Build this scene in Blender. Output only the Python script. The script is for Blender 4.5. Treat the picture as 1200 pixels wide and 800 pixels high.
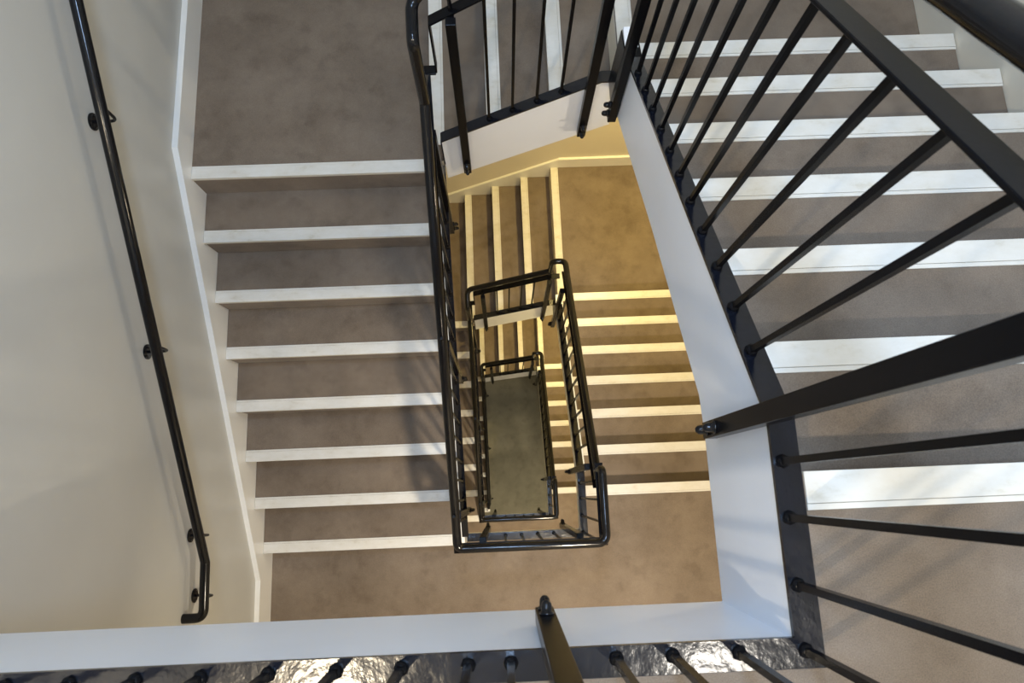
import bpy, math, random
from mathutils import Vector, Matrix
random.seed(7)
for o in list(bpy.data.objects): bpy.data.objects.remove(o)
S = bpy.context.scene
C = S.collection

# ---------------------------------------------------------------- camera
cd = bpy.data.cameras.new('camera'); cam = bpy.data.objects.new('camera', cd); C.objects.link(cam)
cam.location = (0, 0, 1.17615); cam.rotation_mode = 'XYZ'
cam.rotation_euler = (0.2155902, -0.0091357, -0.0409231)
cd.sensor_width = 36; cd.lens = 798.985/1200*36; cd.clip_start = 0.02
cd.dof.use_dof = True; cd.dof.focus_distance = 3.2; cd.dof.aperture_fstop = 10
S.camera = cam

# ---------------------------------------------------------------- world, exposure
w = bpy.data.worlds.new('world'); S.world = w; w.use_nodes = True
bg = w.node_tree.nodes['Background']; bg.inputs[0].default_value = (0.62, 0.72, 0.9, 1); bg.inputs[1].default_value = 0.05
S.view_settings.view_transform = 'Standard'; S.view_settings.look = 'None'
S.view_settings.exposure = 0.0; S.view_settings.gamma = 1.0; S.view_settings.use_curve_mapping = False

# lamps: (name, label, centre, size, watts, colour, normal)
WARM = (1.0, 0.74, 0.26); MILD = (1.0, 0.84, 0.60); COOL = (0.45, 0.66, 1.0)
LAMPS = [
 ('panel', 'added square cool panel standing in for a skylight over the near end of the well', (0.08, 0.0, 2.46), 0.4, 50, COOL, (0, 0, -1)),  # stand-in for daylight from a skylight above the well, out of view
 ('panel', 'added square cool fill panel for the white fascia, over the far end of the well', (-0.10, 1.05, 2.46), 0.4, 46, COOL, (0, 0, -1)),  # extra unseen source, added to brighten the fascia facing the well
 ('disc', 'round warm ceiling light over the top landing near the left wall', (-0.9, -0.95, 2.44), 0.07, 38, MILD, (0, 0, -1)),
 ('disc', 'round warm ceiling light over the top landing near the right wall', (1.0, -0.95, 2.44), 0.08, 20, (1.0, 0.93, 0.82), (0, 0, -1)),
 ('disc', 'round ceiling light over the upper right landing', (0.9, 2.3, 2.44), 0.2, 8, WARM, (0, 0, -1)),
 ('wall', 'wall light on the right wall under the top right flight', (1.62, 0.75, -1.35), 0.12, 9, MILD, (-1, 0, 0)),
 ('disc', 'ceiling light under the top upper right landing', (1.1, 2.2, -1.5), 0.16, 38, WARM, (0, 0, -1)),
 ('disc', 'ceiling light under the top landing', (0.5, -1.0, -0.41), 0.16, 46, (1.0, 0.86, 0.66), (0, 0, -1)),
 ('wall', 'wall light on the right wall of the middle storey', (1.62, 0.75, -1.55-3.23), 0.12, 16, WARM, (-1, 0, 0)),
 ('disc', 'ceiling light under the middle upper right landing', (1.1, 2.2, -1.5-3.23), 0.16, 40, WARM, (0, 0, -1)),
 ('disc', 'ceiling light under the middle landing', (0.5, -1.0, -0.41-3.23), 0.16, 44, MILD, (0, 0, -1)),
 ('disc', 'ceiling light under the lowest landing', (0.5, -1.0, -0.41-6.46), 0.16, 34, MILD, (0, 0, -1)),
]

# ---------------------------------------------------------------- dimensions
r = 0.17; H = 19*r
yR, gR = 0.0076, 0.2604
yL, gL = 1.5257, 0.2609
xT, gT = 0.5109, 0.2638
XW0, XW1, YW0, YW1 = -0.22, 0.459, -0.252, 1.52       # the well
PW = 0.045                                              # stringer / plate width
XL, XR, YN, YS = -1.480, 1.712, 2.81, -1.55              # wall faces
SL, SR, SN, SS = -1.452, 1.71, 2.79, -1.53              # skirting faces
nR = lambda y: -(y-yR)*r/gR
nL = lambda y: -11*r-(yL-y)*r/gL
nT = lambda x: -7*r-(xT-x)*r/gT

# ---------------------------------------------------------------- materials
def mat(name):
    m = bpy.data.materials.new(name); m.use_nodes = True
    nt = m.node_tree; b = nt.nodes['Principled BSDF']
    return m, nt, b
def noise(nt, scale, detail=4, rough=.6, stretch=None):
    tc = nt.nodes.new('ShaderNodeTexCoord'); n = nt.nodes.new('ShaderNodeTexNoise')
    n.inputs['Scale'].default_value = scale; n.inputs['Detail'].default_value = detail; n.inputs['Roughness'].default_value = rough
    if stretch:
        mp = nt.nodes.new('ShaderNodeMapping'); mp.inputs['Scale'].default_value = stretch
        nt.links.new(tc.outputs['Object'], mp.inputs[0]); nt.links.new(mp.outputs[0], n.inputs['Vector'])
    else: nt.links.new(tc.outputs['Object'], n.inputs['Vector'])
    return n
def ramp(nt, src, stops):
    c = nt.nodes.new('ShaderNodeValToRGB'); e = c.color_ramp.elements
    e[0].position, e[0].color = stops[0][0], (*stops[0][1], 1); e[1].position, e[1].color = stops[-1][0], (*stops[-1][1], 1)
    for p, col in stops[1:-1]:
        x = e.new(p); x.color = (*col, 1)
    nt.links.new(src, c.inputs[0]); return c
def bump(nt, b, src, strength, dist):
    n = nt.nodes.new('ShaderNodeBump'); n.inputs['Strength'].default_value = strength; n.inputs['Distance'].default_value = dist
    nt.links.new(src, n.inputs['Height']); nt.links.new(n.outputs[0], b.inputs['Normal'])
def mult(nt, a, c, fac):
    x = nt.nodes.new('ShaderNodeMix'); x.data_type = 'RGBA'; x.blend_type = 'MULTIPLY'; x.inputs[0].default_value = fac
    nt.links.new(a, x.inputs[6]); nt.links.new(c, x.inputs[7]); return x.outputs[2]

def carpet_mat(name, c0, c1):
    m, nt, b = mat(name)
    a = ramp(nt, noise(nt, 3.2, 5, .65).outputs[0], [(.3, c0), (.7, c1)])
    f = ramp(nt, noise(nt, 420, 2, .7).outputs[0], [(.3, (.66, .66, .66)), (.7, (1.15, 1.15, 1.15))])
    s = ramp(nt, noise(nt, 9, 3, .5).outputs[0], [(.32, (.68, .66, .64)), (.46, (1, 1, 1))])
    o = mult(nt, a.outputs[0], f.outputs[0], .8); o = mult(nt, o, s.outputs[0], .4)
    nt.links.new(o, b.inputs['Base Color']); b.inputs['Roughness'].default_value = .95
    b.inputs['Specular IOR Level'].default_value = .1
    b.inputs['Sheen Weight'].default_value = .15
    bump(nt, b, noise(nt, 500, 2).outputs[0], .35, .002)
    return m
CARPET = carpet_mat('brown_carpet', (.155, .121, .091), (.228, .184, .143))
GROUND = carpet_mat('ground_carpet', (.15, .145, .105), (.21, .20, .15))

def paint(name, col, rough, spec=.5, mott=.04, bs=.08):
    m, nt, b = mat(name)
    lo = tuple(c*(1-mott) for c in col)
    a = ramp(nt, noise(nt, 2.5, 4).outputs[0], [(.35, lo), (.65, col)])
    nt.links.new(a.outputs[0], b.inputs['Base Color']); b.inputs['Roughness'].default_value = rough
    b.inputs['Specular IOR Level'].default_value = spec
    bump(nt, b, noise(nt, 60, 3).outputs[0], bs, .001)
    return m
WALL = paint('wall_paint', (.54, .54, .51), .42, .4)
CREAM = paint('cream_wall_paint', (.70, .65, .54), .5, .4)
TRIM = paint('trim_gloss', (.84, .84, .81), .3)
WHITE = paint('white_stringer_paint', (.83, .86, .91), .32, .5)
CEIL = paint('ceiling_paint', (.8, .79, .76), .8)

m, nt, b = mat('nosing_strip'); NOSE = m
a = ramp(nt, noise(nt, 9, 6, .7, (1, 2, 2)).outputs[0], [(.25, (.52, .48, .39)), (.42, (.63, .61, .55)), (.7, (.69, .68, .64))])
nt.links.new(a.outputs[0], b.inputs['Base Color']); b.inputs['Roughness'].default_value = .33
bump(nt, b, noise(nt, 90, 3).outputs[0], .1, .001)
m, nt, b = mat('nosing_groove'); GROOVE = m
b.inputs['Base Color'].default_value = (.28, .25, .21, 1); b.inputs['Roughness'].default_value = .8

m, nt, b = mat('black_gloss_rail'); BLACK = m
b.inputs['Base Color'].default_value = (.006, .006, .007, 1); b.inputs['Roughness'].default_value = .13; b.inputs['Specular IOR Level'].default_value = .28
bump(nt, b, noise(nt, 35, 3).outputs[0], .12, .002)
m, nt, b = mat('black_satin_bar'); SATIN = m
b.inputs['Base Color'].default_value = (.004, .004, .005, 1); b.inputs['Roughness'].default_value = .25; b.inputs['Specular IOR Level'].default_value = .11
bump(nt, b, noise(nt, 120, 3).outputs[0], .12, .001)
m, nt, b = mat('black_brushed_plate'); PLATE = m
b.inputs['Base Color'].default_value = (.005, .006, .010, 1); b.inputs['Roughness'].default_value = .17
b.inputs['Specular IOR Level'].default_value = .48
n1 = noise(nt, 22, 6, .55)
bump(nt, b, n1.outputs[0], .45, .0035)
def emis(name, col, st):
    m, nt, b = mat(name)
    b.inputs['Base Color'].default_value = (.8, .8, .8, 1); b.inputs['Emission Color'].default_value = (*col, 1); b.inputs['Emission Strength'].default_value = st
    return m
FIX = paint('fixture_white', (.75, .75, .73), .4)

# ---------------------------------------------------------------- mesh helpers
class MB:
    def __init__(s): s.v = []; s.f = []; s.mi = []; s.sm = []; s.idx = 0; s.smooth = False
    def add(s, vs, fs):
        n = len(s.v); s.v += [tuple(v) for v in vs]
        for f in fs: s.f.append([i+n for i in f]); s.mi.append(s.idx); s.sm.append(s.smooth)
        return s
    def box(s, x0, x1, y0, y1, z0, z1):
        return s.add([(x0,y0,z0),(x1,y0,z0),(x1,y1,z0),(x0,y1,z0),(x0,y0,z1),(x1,y0,z1),(x1,y1,z1),(x0,y1,z1)],
                     [(3,2,1,0),(4,5,6,7),(0,1,5,4),(1,2,6,5),(2,3,7,6),(3,0,4,7)])
    def prism(s, poly, a0, a1, axis):
        # poly: list of (u, z); axis 'x' -> u is y, extruded in x; axis 'y' -> u is x, extruded in y; axis 'z' -> poly is (x, y)
        def P(u, z, a): return (a, u, z) if axis == 'x' else ((u, a, z) if axis == 'y' else (u, z, a))
        n = len(poly); A = sum(poly[i][0]*poly[(i+1) % n][1]-poly[(i+1) % n][0]*poly[i][1] for i in range(n))
        if (A < 0) != (axis == 'y'): poly = poly[::-1]
        vs = [P(u, z, a0) for u, z in poly]+[P(u, z, a1) for u, z in poly]
        fs = [tuple(range(n-1, -1, -1)), tuple(range(n, 2*n))]+[(i, (i+1) % n, n+(i+1) % n, n+i) for i in range(n)]
        return s.add(vs, fs)
    def cyl(s, p0, p1, r0, r1=None, n=12, caps=True):
        r1 = r0 if r1 is None else r1
        p0, p1 = Vector(p0), Vector(p1); d = (p1-p0).normalized()
        u = d.orthogonal().normalized(); v = d.cross(u)
        vs = []
        for p, rr in ((p0, r0), (p1, r1)):
            for i in range(n):
                a = 2*math.pi*i/n; vs.append(p+u*math.cos(a)*rr+v*math.sin(a)*rr)
        fs = [(i, (i+1) % n, n+(i+1) % n, n+i) for i in range(n)]
        if caps: fs += [tuple(range(n-1, -1, -1)), tuple(range(n, 2*n))]
        return s.add(vs, fs)
    def rings(s, rows, cap=True):
        n = len(rows[0]); vs = [p for row in rows for p in row]; fs = []
        for k in range(len(rows)-1):
            for i in range(n): fs.append((k*n+i, k*n+(i+1) % n, (k+1)*n+(i+1) % n, (k+1)*n+i))
        if cap: fs += [tuple(range(n-1, -1, -1)), tuple(range((len(rows)-1)*n, len(rows)*n))]
        return s.add(vs, fs)
    def build(s, name, m, parent=None, bevel=0, props=None):
        me = bpy.data.meshes.new(name); me.from_pydata(s.v, [], s.f); me.update()
        for mm in (m if isinstance(m, (list, tuple)) else [m]): me.materials.append(mm)
        for p, i, q in zip(me.polygons, s.mi, s.sm): p.material_index = i; p.use_smooth = q
        o = bpy.data.objects.new(name, me); C.objects.link(o)
        if parent:
            o.parent = parent; o.matrix_parent_inverse = Matrix.Translation(-Vector(parent.location))
        if bevel:
            b = o.modifiers.new('bevel', 'BEVEL'); b.width = bevel; b.segments = 2; b.limit_method = 'ANGLE'; b.angle_limit = math.radians(40)
        if props:
            for k, v in props.items(): o[k] = v
        return o

def fillet(pts, rad, n=7):
    pts = [Vector(p) for p in pts]; out = [pts[0]]
    rads = rad if isinstance(rad, list) else [rad]*len(pts)
    for i in range(1, len(pts)-1):
        a, b, c = pts[i-1], pts[i], pts[i+1]; u = (a-b).normalized(); v = (c-b).normalized()
        ang = u.angle(v)
        if abs(ang-math.pi) < .02: out.append(b); continue
        t = min(rads[i]/math.tan(ang/2), (a-b).length*.49, (c-b).length*.49)
        p0, p1 = b+u*t, b+v*t
        for k in range(n+1):
            q = k/n; out.append(p0*(1-q)**2+b*2*q*(1-q)+p1*q*q)
    out.append(pts[-1]); return out
def tube(mb, pts, rad, n=16):
    rows = []; up = None
    for i, p in enumerate(pts):
        d = ((pts[min(i+1, len(pts)-1)]-p).normalized()+(p-pts[max(i-1, 0)]).normalized()).normalized()
        if up is None: u = d.orthogonal().normalized()
        else: u = (up-d*up.dot(d)).normalized()
        up = u; v = d.cross(u)
        rows.append([p+u*math.cos(2*math.pi*k/n)*rad+v*math.sin(2*math.pi*k/n)*rad for k in range(n)])
    sm = mb.smooth; mb.smooth = True; mb.rings(rows, False); mb.smooth = sm
    mb.add(rows[0], [tuple(range(n-1, -1, -1))]); mb.add(rows[-1], [tuple(range(n))])
    return mb
def empty(name, loc, label=None, cat=None, group=None):
    o = bpy.data.objects.new(name, None); o.location = loc; o.empty_display_size = .1; C.objects.link(o)
    if label: o['label'] = label
    if cat: o['category'] = cat
    if group: o['group'] = group
    return o
ST = {'kind': 'structure'}

# ---------------------------------------------------------------- shell
ZG, ZC = -3*H, 2.5
MB().box(XL-.15, XR+.15, YS-.15, YN+.15, ZG-.15, ZG).build('floor', GROUND, None, 0, ST)
MB().box(XL-.15, XR+.15, YS-.15, YN+.15, ZC, ZC+.15).build('ceiling', CEIL, None, 0, ST)
MB().box(XL-.15, XL, YS, YN, ZG, ZC).build('wall_left', WALL, None, 0, ST)
MB().box(XR, XR+.15, YS, YN, ZG, ZC).build('wall_right', CREAM, None, 0, ST)
MB().box(XL-.15, XR+.15, YN, YN+.15, ZG, ZC).build('wall_back', CREAM, None, 0, ST)
MB().box(XL-.15, XR+.15, YS-.15, YS, ZG, ZC).build('wall_front', CREAM, None, 0, ST)

# skirting boards follow the stairs; each is one board per storey (structure)
def skirt(name, upper, lower, a0, a1, axis):
    top = upper; bot = lower[::-1]
    # quad strips keep the concave outline sound
    mb = MB()
    for (p, q), (s_, t) in zip(zip(upper[:-1], upper[1:]), zip(lower[:-1], lower[1:])):
        mb.prism([p, q, t, s_], a0, a1, axis)
    return mb.build(name, TRIM, None, 0, ST)
for k in range(3):
    z = -k*H
    # left: U2 landing, down the left flight, lower landing
    up = [(YN, z-11*r+.15), (1.61, z-1.72), (-.453, z-3.028), (YS, z-3.03)]
    lo = [(YN, z-11*r-.02), (1.60, z-12*r-.03), (-.36, z-19*r-.10), (YS, z-19*r-.02)]
    skirt('baseboard_left', up, lo, XL, SL, 'x')
    # back: U1 landing, down the short flight, U2 landing
    up = [(SR, z-7*r+.155), (.573, z-7*r+.145), (-.28-.24, z-11*r+.13), (SL, z-11*r+.15)]
    lo = [(SR, z-7*r-.02), (.53, z-8*r-.03), (-.34, z-11*r-.10), (SL, z-11*r-.02)]
    skirt('baseboard_back', up, lo, SN, YN, 'y')
    MB().box(SL, SR, YS, SS, z-.02, z+.16).build('baseboard_front', TRIM, None, 0, ST)

# ---------------------------------------------------------------- stairs
def nosing(parent, p_front, z, a0, a1, dirn, axis):
    """white edging strip; p_front = coordinate of the front edge, dirn = +1/-1 towards the back of the tread."""
    mb = MB(); T = .004
    def seg(u0, u1, z0, z1):
        u0, u1 = sorted((p_front+dirn*u0, p_front+dirn*u1))
        if axis == 'y': mb.box(a0, a1, u0, u1, z0, z1)
        else: mb.box(u0, u1, a0, a1, z0, z1)
    seg(-.004, .049, z-.001, z+T)
    seg(-.004, 0, z-.016, z-.001)
    seg(.050, .060, z-.001, z+T-.001)
    mb.idx = 1; seg(.049, .050, z-.001, z+.0015)
    return mb.build('nosing_strip', [NOSE, GROOVE], parent, .0012)

STOREY = ['top', 'middle', 'lowest']
for k in range(3):
    z = -k*H; sn = STOREY[k]
    # ---- right flight
    lab = ['wide right hand flight of brown carpeted steps nearest the viewer, seen through the slanting balusters',
           'yellowish flight of carpeted steps right of the double black rail, one floor down',
           'narrow glimpse of carpeted steps between the two innermost right rails, two floors down'][k]
    t = empty('stair_flight', (1.1, .8, z-7*r), lab, 'stairs')
    x0, x1 = XW1+PW, SR
    for i in range(1, 7):
        yb, yf = yR+gR*(i-1), yR+gR*i; zt = z-i*r
        s_ = MB().prism([(yb-.008, zt), (yf, zt), (yf-.006, zt-r-.004), (yb-.008, zt-.011)], x0, x1, 'x').build('step', CARPET, t, .004)
        nosing(s_, yf, zt, x0+.002, x1-.001, -1, 'y')
    # riser down to U1
    bl = [(.2, -.40), (.737, -.71), (1.287, -1.057), (1.565, -1.225)]
    zb = lambda y: -.40-(y-.2)*.605
    MB().prism([(yR, z-r-.012), (yR+6*gR-.008, z-7*r-.012), (yR+6*gR-.008, z-7*r-.06), (1.50, z+zb(1.5)+.02), (.14, z-.372), (yR, z-.372)], x0+.002, SR, 'x').build('soffit', CREAM, t)
    top = [(.10, z), (1.43, z+nR(1.43)+.065-.008), (YW1, z+nR(1.43)+.065-.008)]
    st = MB(); sw = PW+(.010 if k else 0)
    low = [(.10, -.385), (.2, -.40), (.737, -.71), (1.287, -1.057), (YW1, -1.2)]
    def tp(y): return min(-.008, nR(min(y, 1.40))+.057)
    ys = [.10, .2, .737, 1.287, 1.40, YW1]
    for a_, b_ in zip(ys[:-1], ys[1:]):
        f = lambda y: -.385-(y-.1)*.15 if y <= .2 else (-.40-(y-.2)*.577 if y <= .737 else (-.71-(y-.737)*.631))
        if k: f = lambda y: tp(y)-.13
        st.prism([(a_, z+tp(a_)), (b_, z+tp(b_)), (b_, z+f(b_)), (a_, z+f(a_))], XW1, XW1+sw, 'x')
    st.build('stringer', WHITE, t)
    # ---- short flight across the back
    lab = ['short flight of carpeted steps at the top edge, behind the short railing',
           'short yellow lit flight with four vertical white nosings above the second railing loop',
           'short flight of carpeted steps just above the innermost railing loop'][k]
    t = empty('stair_flight', (.1, 2.2, z-11*r), lab, 'stairs')
    y0, y1 = YW1+PW, SN
    for m_ in range(1, 4):
        xb, xf = xT-gT*(m_-1), xT-gT*m_; zt = z-(7+m_)*r
        s_ = MB().prism([(xb+.008, zt), (xf, zt), (xf+.006, zt-r-.004), (xb+.008, zt-.011)], y0, y1, 'y').build('step', CARPET, t, .004)
        nosing(s_, xf, zt, y0+.002, y1-.001, 1, 'x')
    MB().prism([(xT-.008, z-8*r-.012), (xT-3*gT+.006, z-11*r-.012), (xT-3*gT+.006, z-11*r-.06), (-.25, z-1.93), (xT-.008, z-1.45)], y0+.002, SN, 'y').build('soffit', CREAM, t)
    st = MB()
    ft = lambda x: min(-1.173, nT(x)+.072)
    fb = lambda x: -1.95+(x+.234)*.633
    xs = [-.225, .0, .43, XW1+PW]
    for a_, b_ in zip(xs[:-1], xs[1:]):
        st.prism([(a_, z+ft(a_)), (b_, z+ft(b_)), (b_, z+fb(b_)), (a_, z+fb(a_))], YW1, YW1+PW, 'y')
    st.build('stringer', WHITE, t)
    # ---- left flight
    lab = ['long left flight of carpeted steps with white nosings running down beside the left wall',
           'slivers of steps with pale nosings just right of the tall left railing, one floor down',
           'thin column of small pale nosings left of the innermost loop, two floors down'][k]
    t = empty('stair_flight', (-.85, .6, z-19*r), lab, 'stairs')
    x0, x1 = SL, XW0-PW
    for j in range(1, 8):
        yb, yf = yL-gL*(j-1), yL-gL*j; zt = z-(11+j)*r
        s_ = MB().prism([(yb+.008, zt), (yf, zt), (yf+.006, zt-r-.004), (yb+.008, zt-.011)], x0, x1, 'x').build('step', CARPET, t, .004)
        nosing(s_, yf, zt, x0+.001, x1-.002, 1, 'y')
    MB().prism([(yL, z-12*r-.012), (yL-7*gL+.006, z-19*r-.012), (yL-7*gL+.006, z-19*r-.05 if k < 2 else z-19*r+.001), (.1 if k < 2 else .05, z-3.42 if k < 2 else z-19*r+.001), (1.5, z-2.33), (yL, z-2.31)], SL, x1-.002, 'x').build('soffit', CREAM, t)
    st = MB(); sw = PW+.012
    ft = lambda y: nL(min(y, 1.54))+.057
    fb = lambda y: max(nL(y)-.26, -19*r-(.30 if k < 2 else 0))
    ys = [-.297, .0, .5, 1.0, YW1+PW]
    for a_, b_ in zip(ys[:-1], ys[1:]):
        ta, tb = z+max(ft(a_), -19*r-.008), z+max(ft(b_), -19*r-.008)
        st.prism([(a_, ta), (b_, tb), (b_, z+fb(b_)), (a_, z+fb(a_))], -.278, -.250, 'x')
    st.build('stringer', WHITE, t)
    # ---- upper landings
    lab = ['upper right landing behind the near balusters at the top edge', 'yellow lit carpeted landing right of the four vertical nosings',
           'small patch of carpeted landing above the innermost right rail'][k]
    t = empty('landing', (1.1, 2.2, z-7*r), lab, 'landing')
    MB().box(XW1+PW, XR-.002, yR+6*gR-.006, YN-.002, z-1.45, z-7*r-.012).build('slab', CREAM, t)
    c = MB().box(xT, SR, yR+6*gR-.010, SN, z-7*r-.012, z-7*r).build('carpet', CARPET, t)
    c = MB().box(xT-.006, xT, YW1+PW, SN, z-8*r, z-7*r).build('riser', CARPET, t)
    nosing(t, xT, z-7*r, YW1+PW+.002, SN-.001, 1, 'x')
    lab = ['shaded brown carpet landing at the top left, beyond the left flight', 'strip of carpeted landing between the tall left railing and the vertical nosings',
           'sliver of carpeted landing at the top left of the innermost loop'][k]
    t = empty('landing', (-.85, 2.2, z-11*r), lab, 'landing')
    MB().box(XL+.002, xT-3*gT, yL+.006, YN-.002, z-2.15, z-11*r-.012).build('slab', CREAM, t)
    MB().box(SL, xT-3*gT+.008, yL, SN, z-11*r-.012, z-11*r).build('carpet', CARPET, t)
    MB().box(SL, XW0-PW, yL, yL+.006, z-12*r, z-11*r-.012).build('riser', CARPET, t)
    nosing(t, yL, z-11*r, SL+.001, XW0-PW-.002, 1, 'y')
    # ---- main landing
    lab = ['grey brown carpeted top landing in the bottom right corner, edged in white', 'carpeted landing below the second loop with a white nosing at its left',
           'small carpeted landing inside the second loop, below the innermost one'][k]
    t = empty('landing', (.9, -.9, z), lab, 'landing')
    yl = YW0-PW
    xl = XL if k == 0 else XW0-PW
    mb = MB().box(XL+.002, XR-.002, YS+.002, yl, z-.37, z-.012); mb.box(XW1+PW, XR-.002, yl, yR-.006, z-.37, z-.012)
    mb.build('slab', CREAM, t)
    mb = MB().box(SL, SR, SS, yl-.001, z-.012, z); mb.box(XW1+PW, SR, yl-.001, yR, z-.012, z)
    if k: mb.box(SL, -.279, yl-.001, yL-7*gL+.004, z-.012, z)
    mb.build('carpet', CARPET, t)
    MB().box(XW1+PW, SR, yR-.006, yR, z-r, z-.012).build('riser', CARPET, t)
    nosing(t, yR, z, XW1+PW+.002, SR-.001, -1, 'y')
    mb = MB(); x_left = XL if k == 0 else -.278
    fd = .38 if k == 0 else .12
    mb.box(x_left, XW1+PW, YW0-PW, YW0, z-fd, z-.008)
    mb.prism([(YW0, z-.008), (.10, z-.008), (.10, z-fd-.005*(k == 0)), (YW0, z-fd)], XW1, XW1+PW, 'x')
    mb.build('fascia', WHITE, t)

# ---------------------------------------------------------------- railings
BW = .0058     # half width of a baluster
def bar_box(mb, x, y, z0, z1, hx, hy): mb.box(x-hx, x+hx, y-hy, y+hy, z0, z1)
def baluster(parent, x, y, z0, z1):
    mb = MB(); bar_box(mb, x, y, z0, z1, BW, BW)
    mb.smooth = True
    rows = []
    for hh, rr in ((-.004, .0125), (.004, .0125), (.009, .011), (.013, .0075)):
        rows.append([(x+rr*math.cos(2*math.pi*i/8), y+rr*math.sin(2*math.pi*i/8), z0+hh) for i in range(8)])
    mb.rings(rows)
    return mb.build('baluster', SATIN, parent)
bolt_me = {}
def post(parent, x, y, z0, z1, n, ztube=None, zflat=None, railxy=None, bz=(.035, .09)):
    """square post clamped to the well face of a stringer; n = direction into the well"""
    p = MB(); hx, hy = (.015, .0175) if n[0] else (.0175, .015)
    p.box(x-hx, x+hx, y-hy, y+hy, z0, z1)
    # spacer block between the post and the stringer
    sx, sy = x-n[0]*.0165, y-n[1]*.0165
    p.box(sx-(.002 if n[0] else .012), sx+(.002 if n[0] else .012), sy-(.002 if n[1] else .012), sy+(.002 if n[1] else .012), z0+.02, z0+.11)
    if railxy:     # short tab from the post head out to the flat rail
        ax0, ax1 = sorted((x-n[0]*.013, railxy[0])); ay0, ay1 = sorted((y-n[1]*.013, railxy[1]))
        p.box(ax0-(0 if n[0] else .012), ax1+(0 if n[0] else .012), ay0-(0 if n[1] else .012), ay1+(0 if n[1] else .012), z1-.012, z1-.0055)
    o = p.build('post', SATIN, parent, .0025)
    if ztube is not None:
        q = MB().cyl((railxy[0], railxy[1], zflat-.004), (railxy[0], railxy[1], ztube), .007, n=10); q.build('handrail_stem', BLACK, parent)
    for dz in bz:
        b = MB(); b.smooth = True
        c0 = Vector((x+n[0]*.0145, y+n[1]*.0145, z0+dz)); d = Vector((n[0], n[1], 0)); u = Vector((0, 0, 1)); v = d.cross(u)
        rows = []
        for hh, rr in ((0, .013), (.006, .013), (.006, .010), (.016, .010), (.021, .0085), (.025, .005), (.0262, .001)):
            rows.append([c0+d*hh+u*rr*math.cos(2*math.pi*i/12)+v*rr*math.sin(2*math.pi*i/12) for i in range(12)])
        b.rings(rows); b.build('bolt', BLACK, o)
    return o
TR = .0205
def slope_flat(mb, u0, z0, u1, z1, a0, a1, axis, th=.009):
    mb.prism([(u0, z0), (u1, z1), (u1, z1-th), (u0, z0-th)], a0, a1, axis)
xr, xl_, yt, yb_ = .475, -.241, 1.542, -.262
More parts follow.
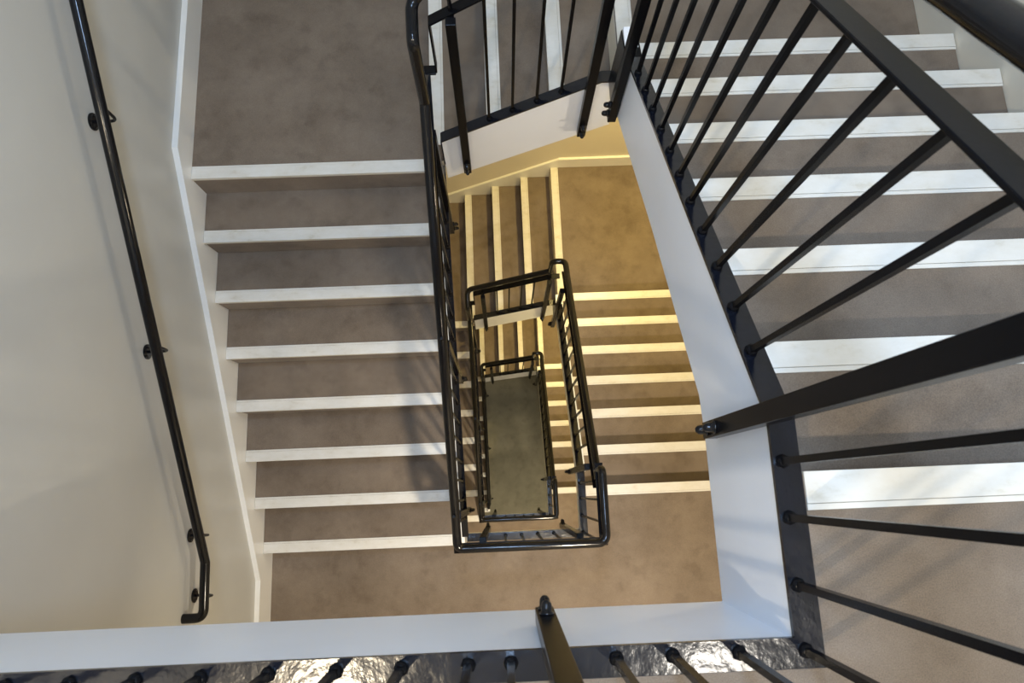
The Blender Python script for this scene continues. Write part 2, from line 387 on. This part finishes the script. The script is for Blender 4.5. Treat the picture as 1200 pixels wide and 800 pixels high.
for k in range(3):
    z = -k*H
    # ================= right flight railing
    lab = ['large black railing with long slanting square balusters in front of the right flight',
           'black double rail running down the right side of the second loop', 'black rail on the right side of the innermost loop'][k]
    t = empty('stair_railing', (xr, .8, z), lab, 'railing')
    th = .009
    mb = MB()
    ytop = 1.395
    mb.prism([(.104, z+.0), (ytop, z+nR(ytop)+.066), (ytop, z+nR(ytop)+.056), (.104, z-.01)], XW1-.0015, XW1+PW, 'x')
    # upright end of the plate above the upper landing
    mb.build('base_plate', PLATE, t); mb = MB()
    mb.prism([(ytop, z+nR(ytop)+.060), (YW1, z-.880), (YW1, z-1.172), (ytop, z-1.172)], XW1-.003, XW1-.0002, 'x')
    mb.box(XW1-.003, XW1+PW, YW1, YW1+.006, z-1.165, z-.880)
    mb.prism([(ytop, z+nR(ytop)+.066), (YW1+.006, z-.875), (YW1+.006, z-.885), (ytop, z+nR(ytop)+.056)], XW1-.0015, XW1+PW+.006, 'x')
    mb.build('end_plate', SATIN, t)
    fz = lambda y: nR(y)+.775
    mb = MB(); slope_flat(mb, -.005, z+fz(-.005), 1.50, z+fz(1.50), xr-.02, xr+.02, 'x'); mb.build('flat_rail', SATIN, t, .0015)
    pts = [(xr, .035, z+nR(.035)+.885), (xr, 1.42, z+nR(1.42)+.885), (xr, yt, z-.10), (.385, yt, z-.10), (.385, yt, z+nT(.385)+.965)]
    tube(MB(), fillet(pts, [0, .05, .045, .04, 0]), TR).build('handrail', BLACK, t)
    ys = [.241, .345, .455, .565, .668, .772, .873, .976, 1.079, 1.183, 1.289]
    for y in ys:
        baluster(t, xr, y, z+nR(y)+.066, z+fz(y)-.006)
    post(t, XW1-.0185, .108, z-.285, z+fz(.108)-.004, (-1, 0), z+nR(.11)+.885, z+fz(.11), (xr, .11))
    post(t, XW1-.0185, 1.325, z-1.10, z+fz(1.325)-.004, (-1, 0), z+nR(1.325)+.885, z+fz(1.325), (xr, 1.325))
    # ================= short railing
    lab = ['short black railing with thin uprights across the top of the picture', 'short black railing along the upper side of the second loop',
           'short black railing along the upper side of the innermost loop'][k]
    t = empty('stair_railing', (.1, yt, z-1.4), lab, 'railing')
    mb = MB()
    mb.prism([(-.228, z+nT(-.228)+.081), (.43, z-1.165), (.43, z-1.174), (-.228, z+nT(-.228)+.072)], YW1-.0015, YW1+PW, 'y')
    mb.box(.43, XW1+PW, YW1-.0015, YW1+PW, z-1.174, z-1.165)
    mb.box(-.230, -.224, YW1-.0015, YW1+PW, z-1.80, z+nT(-.228)+.078)
    mb.build('base_plate', PLATE, t)
    fz = lambda x: nT(x)+.828
    mb = MB(); mb.prism([(-.198, z+fz(-.198)), (.40, z+fz(.40)), (.40, z+fz(.40)-.009), (-.198, z+fz(-.198)-.009)], yt-.02, yt+.02, 'y')
    mb.prism([(.40, z+fz(.40)), (.462, z+fz(.40)), (.462, z+fz(.40)-.009), (.40, z+fz(.40)-.009)], yt-.02, yt+.02, 'y')
    mb.box(-.200, -.194, yt-.02, yt+.02, z-1.085, z+fz(-.198)-.002)
    mb.build('flat_rail', SATIN, t, .0015)
    pts = [(.392, yt, z+nT(.392)+.965), (xl_, yt, z+nT(xl_)+.965), (xl_, 1.405, z-.745), (xl_, 1.395, z+nL(1.395)+.885)]
    tube(MB(), fillet(pts, [0, .055, .03, 0]), TR).build('handrail', BLACK, t)
    for x in (-.010, .088, .186, .281): baluster(t, x, yt, z+nT(x)+.081, z+fz(x)-.006)
    post(t, -.122, YW1-.0185, z-1.835, z+fz(-.122)-.004, (0, -1), z+nT(-.122)+.965, z+fz(-.122), (-.122, yt))
    post(t, .385, YW1-.0185, z-1.525, z+fz(.385)-.004, (0, -1), z+nT(.385)+.95, z+fz(.385), (.385, yt))
    # ================= left flight railing
    lab = ['tall black railing seen almost edge on along the left side of the stairwell', 'black railing on the left side of the second loop',
           'thin black railing on the left side of the innermost loop'][k]
    t = empty('stair_railing', (xl_, .6, z-2.4), lab, 'railing')
    ye = -.254 if k < 2 else -.20
    mb = MB(); slope_flat(mb, ye, z+nL(ye)+.066-.009*(ye < -.25), YW1+.0, z+nL(YW1)+.066, -.265, -.227, 'x'); mb.build('base_plate', PLATE, t)
    fz = lambda y: nL(y)+.775
    ye = -.287 if k < 2 else -.20
    mb = MB(); slope_flat(mb, ye, z+fz(ye), 1.53, z+fz(1.53), xl_-.02, xl_+.02, 'x')
    mb.box(xl_-.02, -.2, 1.525, 1.562, z+fz(1.53)-.009, z+fz(1.53)); mb.build('flat_rail', SATIN, t, .0015)
    if k < 2:
        pts = [(xl_, 1.397, z+nL(1.397)+.885), (xl_, -.19, z-H+1.045), (xl_, yb_, z-H+1.02), (xl_+.075, yb_, z-H+1.02)]
        rd = [0, .05, .045, 0]
    else:
        pts = [(xl_, 1.397, z+nL(1.397)+.885), (xl_, -.10, z+nL(-.1)+.885), (xl_, -.22, z+nL(-.1)+.885), (xl_, -.22, z+nL(-.1)+.79)]
        rd = [0, .05, .035, 0]
    tube(MB(), fillet(pts, rd), TR).build('handrail', BLACK, t)
    y = 1.19+.1025
    while y > -.16:
        if k < 2 or y > -.2: baluster(t, xl_, y, z+nL(y)+.066, z+fz(y)-.006)
        y -= .1025
    for y in (1.35, .625, -.105):
        zz = z+nL(y)-.23
        post(t, -.2315, y, zz, z+fz(y)-.004, (1, 0), z+nL(y)+.885, z+fz(y), (xl_, y))
    # ================= landing railing
    lab = ['black landing railing with bar feet on a glossy plate along the bottom edge', 'black railing closing the bottom of the second loop with a thick round handrail',
           'black railing closing the bottom of the innermost pair of rails'][k]
    t = empty('landing_railing', (.1, yb_, z), lab, 'railing')
    xs0 = XL if k == 0 else -.265
    mb = MB(); mb.box(xs0, XW1+PW, YW0-PW, YW0+.0015, z-.009, z+.001); mb.box(XW1-.0015, XW1+PW, YW0+.0015, .104, z-.009, z+.001)
    mb.build('base_plate', PLATE, t)
    xs0 = XL if k == 0 else xl_-.02
    mb = MB(); mb.box(xs0, xr+.02, yb_-.02, yb_+.02, z+.900, z+.909); mb.box(xr-.02, xr+.02, yb_+.02, .12, z+.900, z+.909)
    mb.build('flat_rail', SATIN, t, .0015)
    x_start = XL if k == 0 else xl_+.07
    pts = [(x_start, yb_, z+1.02), (xr, yb_, z+1.02), (xr, .085, z+1.02), (xr, .085, z+nR(.085)+.885)]
    tube(MB(), fillet(pts, [0, .045, .035, 0]), TR).build('handrail', BLACK, t)
    for y in (.030, -.063, -.170): baluster(t, .473, y, z, z+.902)
    baluster(t, .473, -.270, z, z+.902)
    if k == 0:
        xs = [.365, .258, .167, -.002, -.070, -.177, -.281, -.388, -.494, -.597, -.70, -.80, -.905, -1.01, -1.115, -1.22, -1.325]
        xp = [.065, -1.17]
    else:
        xs = [-.010, .090, .190, .290]; xp = [-.122, .36]
    for x in xs: baluster(t, x, -.269, z, z+.902)
    for x in xp: post(t, x, YW0+.0185, z-.205, z+.902, (0, 1), z+1.02, z+.905, (x, yb_))

# ---------------------------------------------------------------- wall handrail
t = empty('wall_handrail', (-1.39, .6, -1.6), 'black round handrail on brackets along the left wall', 'handrail')
xw = -1.388; hz = lambda y: nL(y)+.93
pts = [(XL-.0, 2.62, hz(1.80)), (xw, 2.62, hz(1.80)), (xw, 1.80, hz(1.80)), (xw, -.262, hz(-.262)), (xw, -.505, hz(-.262)-.012), (XL, -.505, hz(-.262)-.012)]
tube(MB(), fillet(pts, [0, .04, .04, .03, .04, 0]), .0215).build('rail', BLACK, t)
for y in (2.30, 1.40, .63, -.143, -.42):
    zr = hz(max(min(y, 1.8), -.262))
    b = MB(); b.smooth = True
    tube(b, fillet([(XL+.004, y, zr-.115), (xw, y, zr-.115), (xw, y, zr-.012)], .03), .006, 10)
    br = b.build('bracket', BLACK, t)
    q = MB(); q.cyl((XL-.001, y, zr-.115), (XL+.005, y, zr-.115), .032, n=24); q.cyl((XL+.005, y, zr-.115), (XL+.009, y, zr-.115), .028, .022, n=24)
    for a in (0.6, 2.7, 4.8): q.cyl((XL+.005, y+.021*math.cos(a), zr-.115+.021*math.sin(a)), (XL+.011, y+.021*math.cos(a), zr-.115+.021*math.sin(a)), .004, n=8)
    q.build('rosette', BLACK, br)

# ---------------------------------------------------------------- lamps
for kind, lab, c, size, watts, col, n in LAMPS:
    n = Vector(n); c = Vector(c)
    t = empty('wall_light' if kind == 'wall' else 'ceiling_light', c, lab, 'lamp')
    E_ = emis('diffuser_glow', col, 3.0)
    back = {'panel': ZC, 'disc': None, 'wall': XR}[kind]
    if kind == 'panel':  # added cool sources, built like ceiling fixtures
        h = size/2+.02
        MB().box(c.x-h, c.x+h, c.y-h, c.y+h, c.z+.012, ZC).build('housing', FIX, t)
        MB().box(c.x-size/2, c.x+size/2, c.y-size/2, c.y+size/2, c.z+.006, c.z+.012).build('diffuser', E_, t)
    else:
        b0 = c-n*(.03 if kind == 'disc' else (XR-c.x-.005))
        if kind == 'disc' and c.z > 2: b0 = Vector((c.x, c.y, ZC))
        MB().cyl(b0, c-n*.012, size/2+.015, n=32).build('housing', FIX, t)
        MB().cyl(c-n*.012, c-n*.006, size/2, n=32).build('diffuser', E_, t)
    ld = bpy.data.lights.new('lamp_light', 'AREA'); ld.shape = 'SQUARE' if kind == 'panel' else 'DISK'; ld.size = size
    ld.energy = watts; ld.color = col
    if kind == 'disc' and c.z < 0: ld.spread = 2.1
    lo = bpy.data.objects.new('lamp_light', ld); C.objects.link(lo); lo.location = c
    lo.rotation_euler = n.to_track_quat('-Z', 'Y').to_euler() if False else (-n).to_track_quat('Z', 'Y').to_euler()
    lo.parent = t; lo.matrix_parent_inverse = Matrix.Translation(-c)
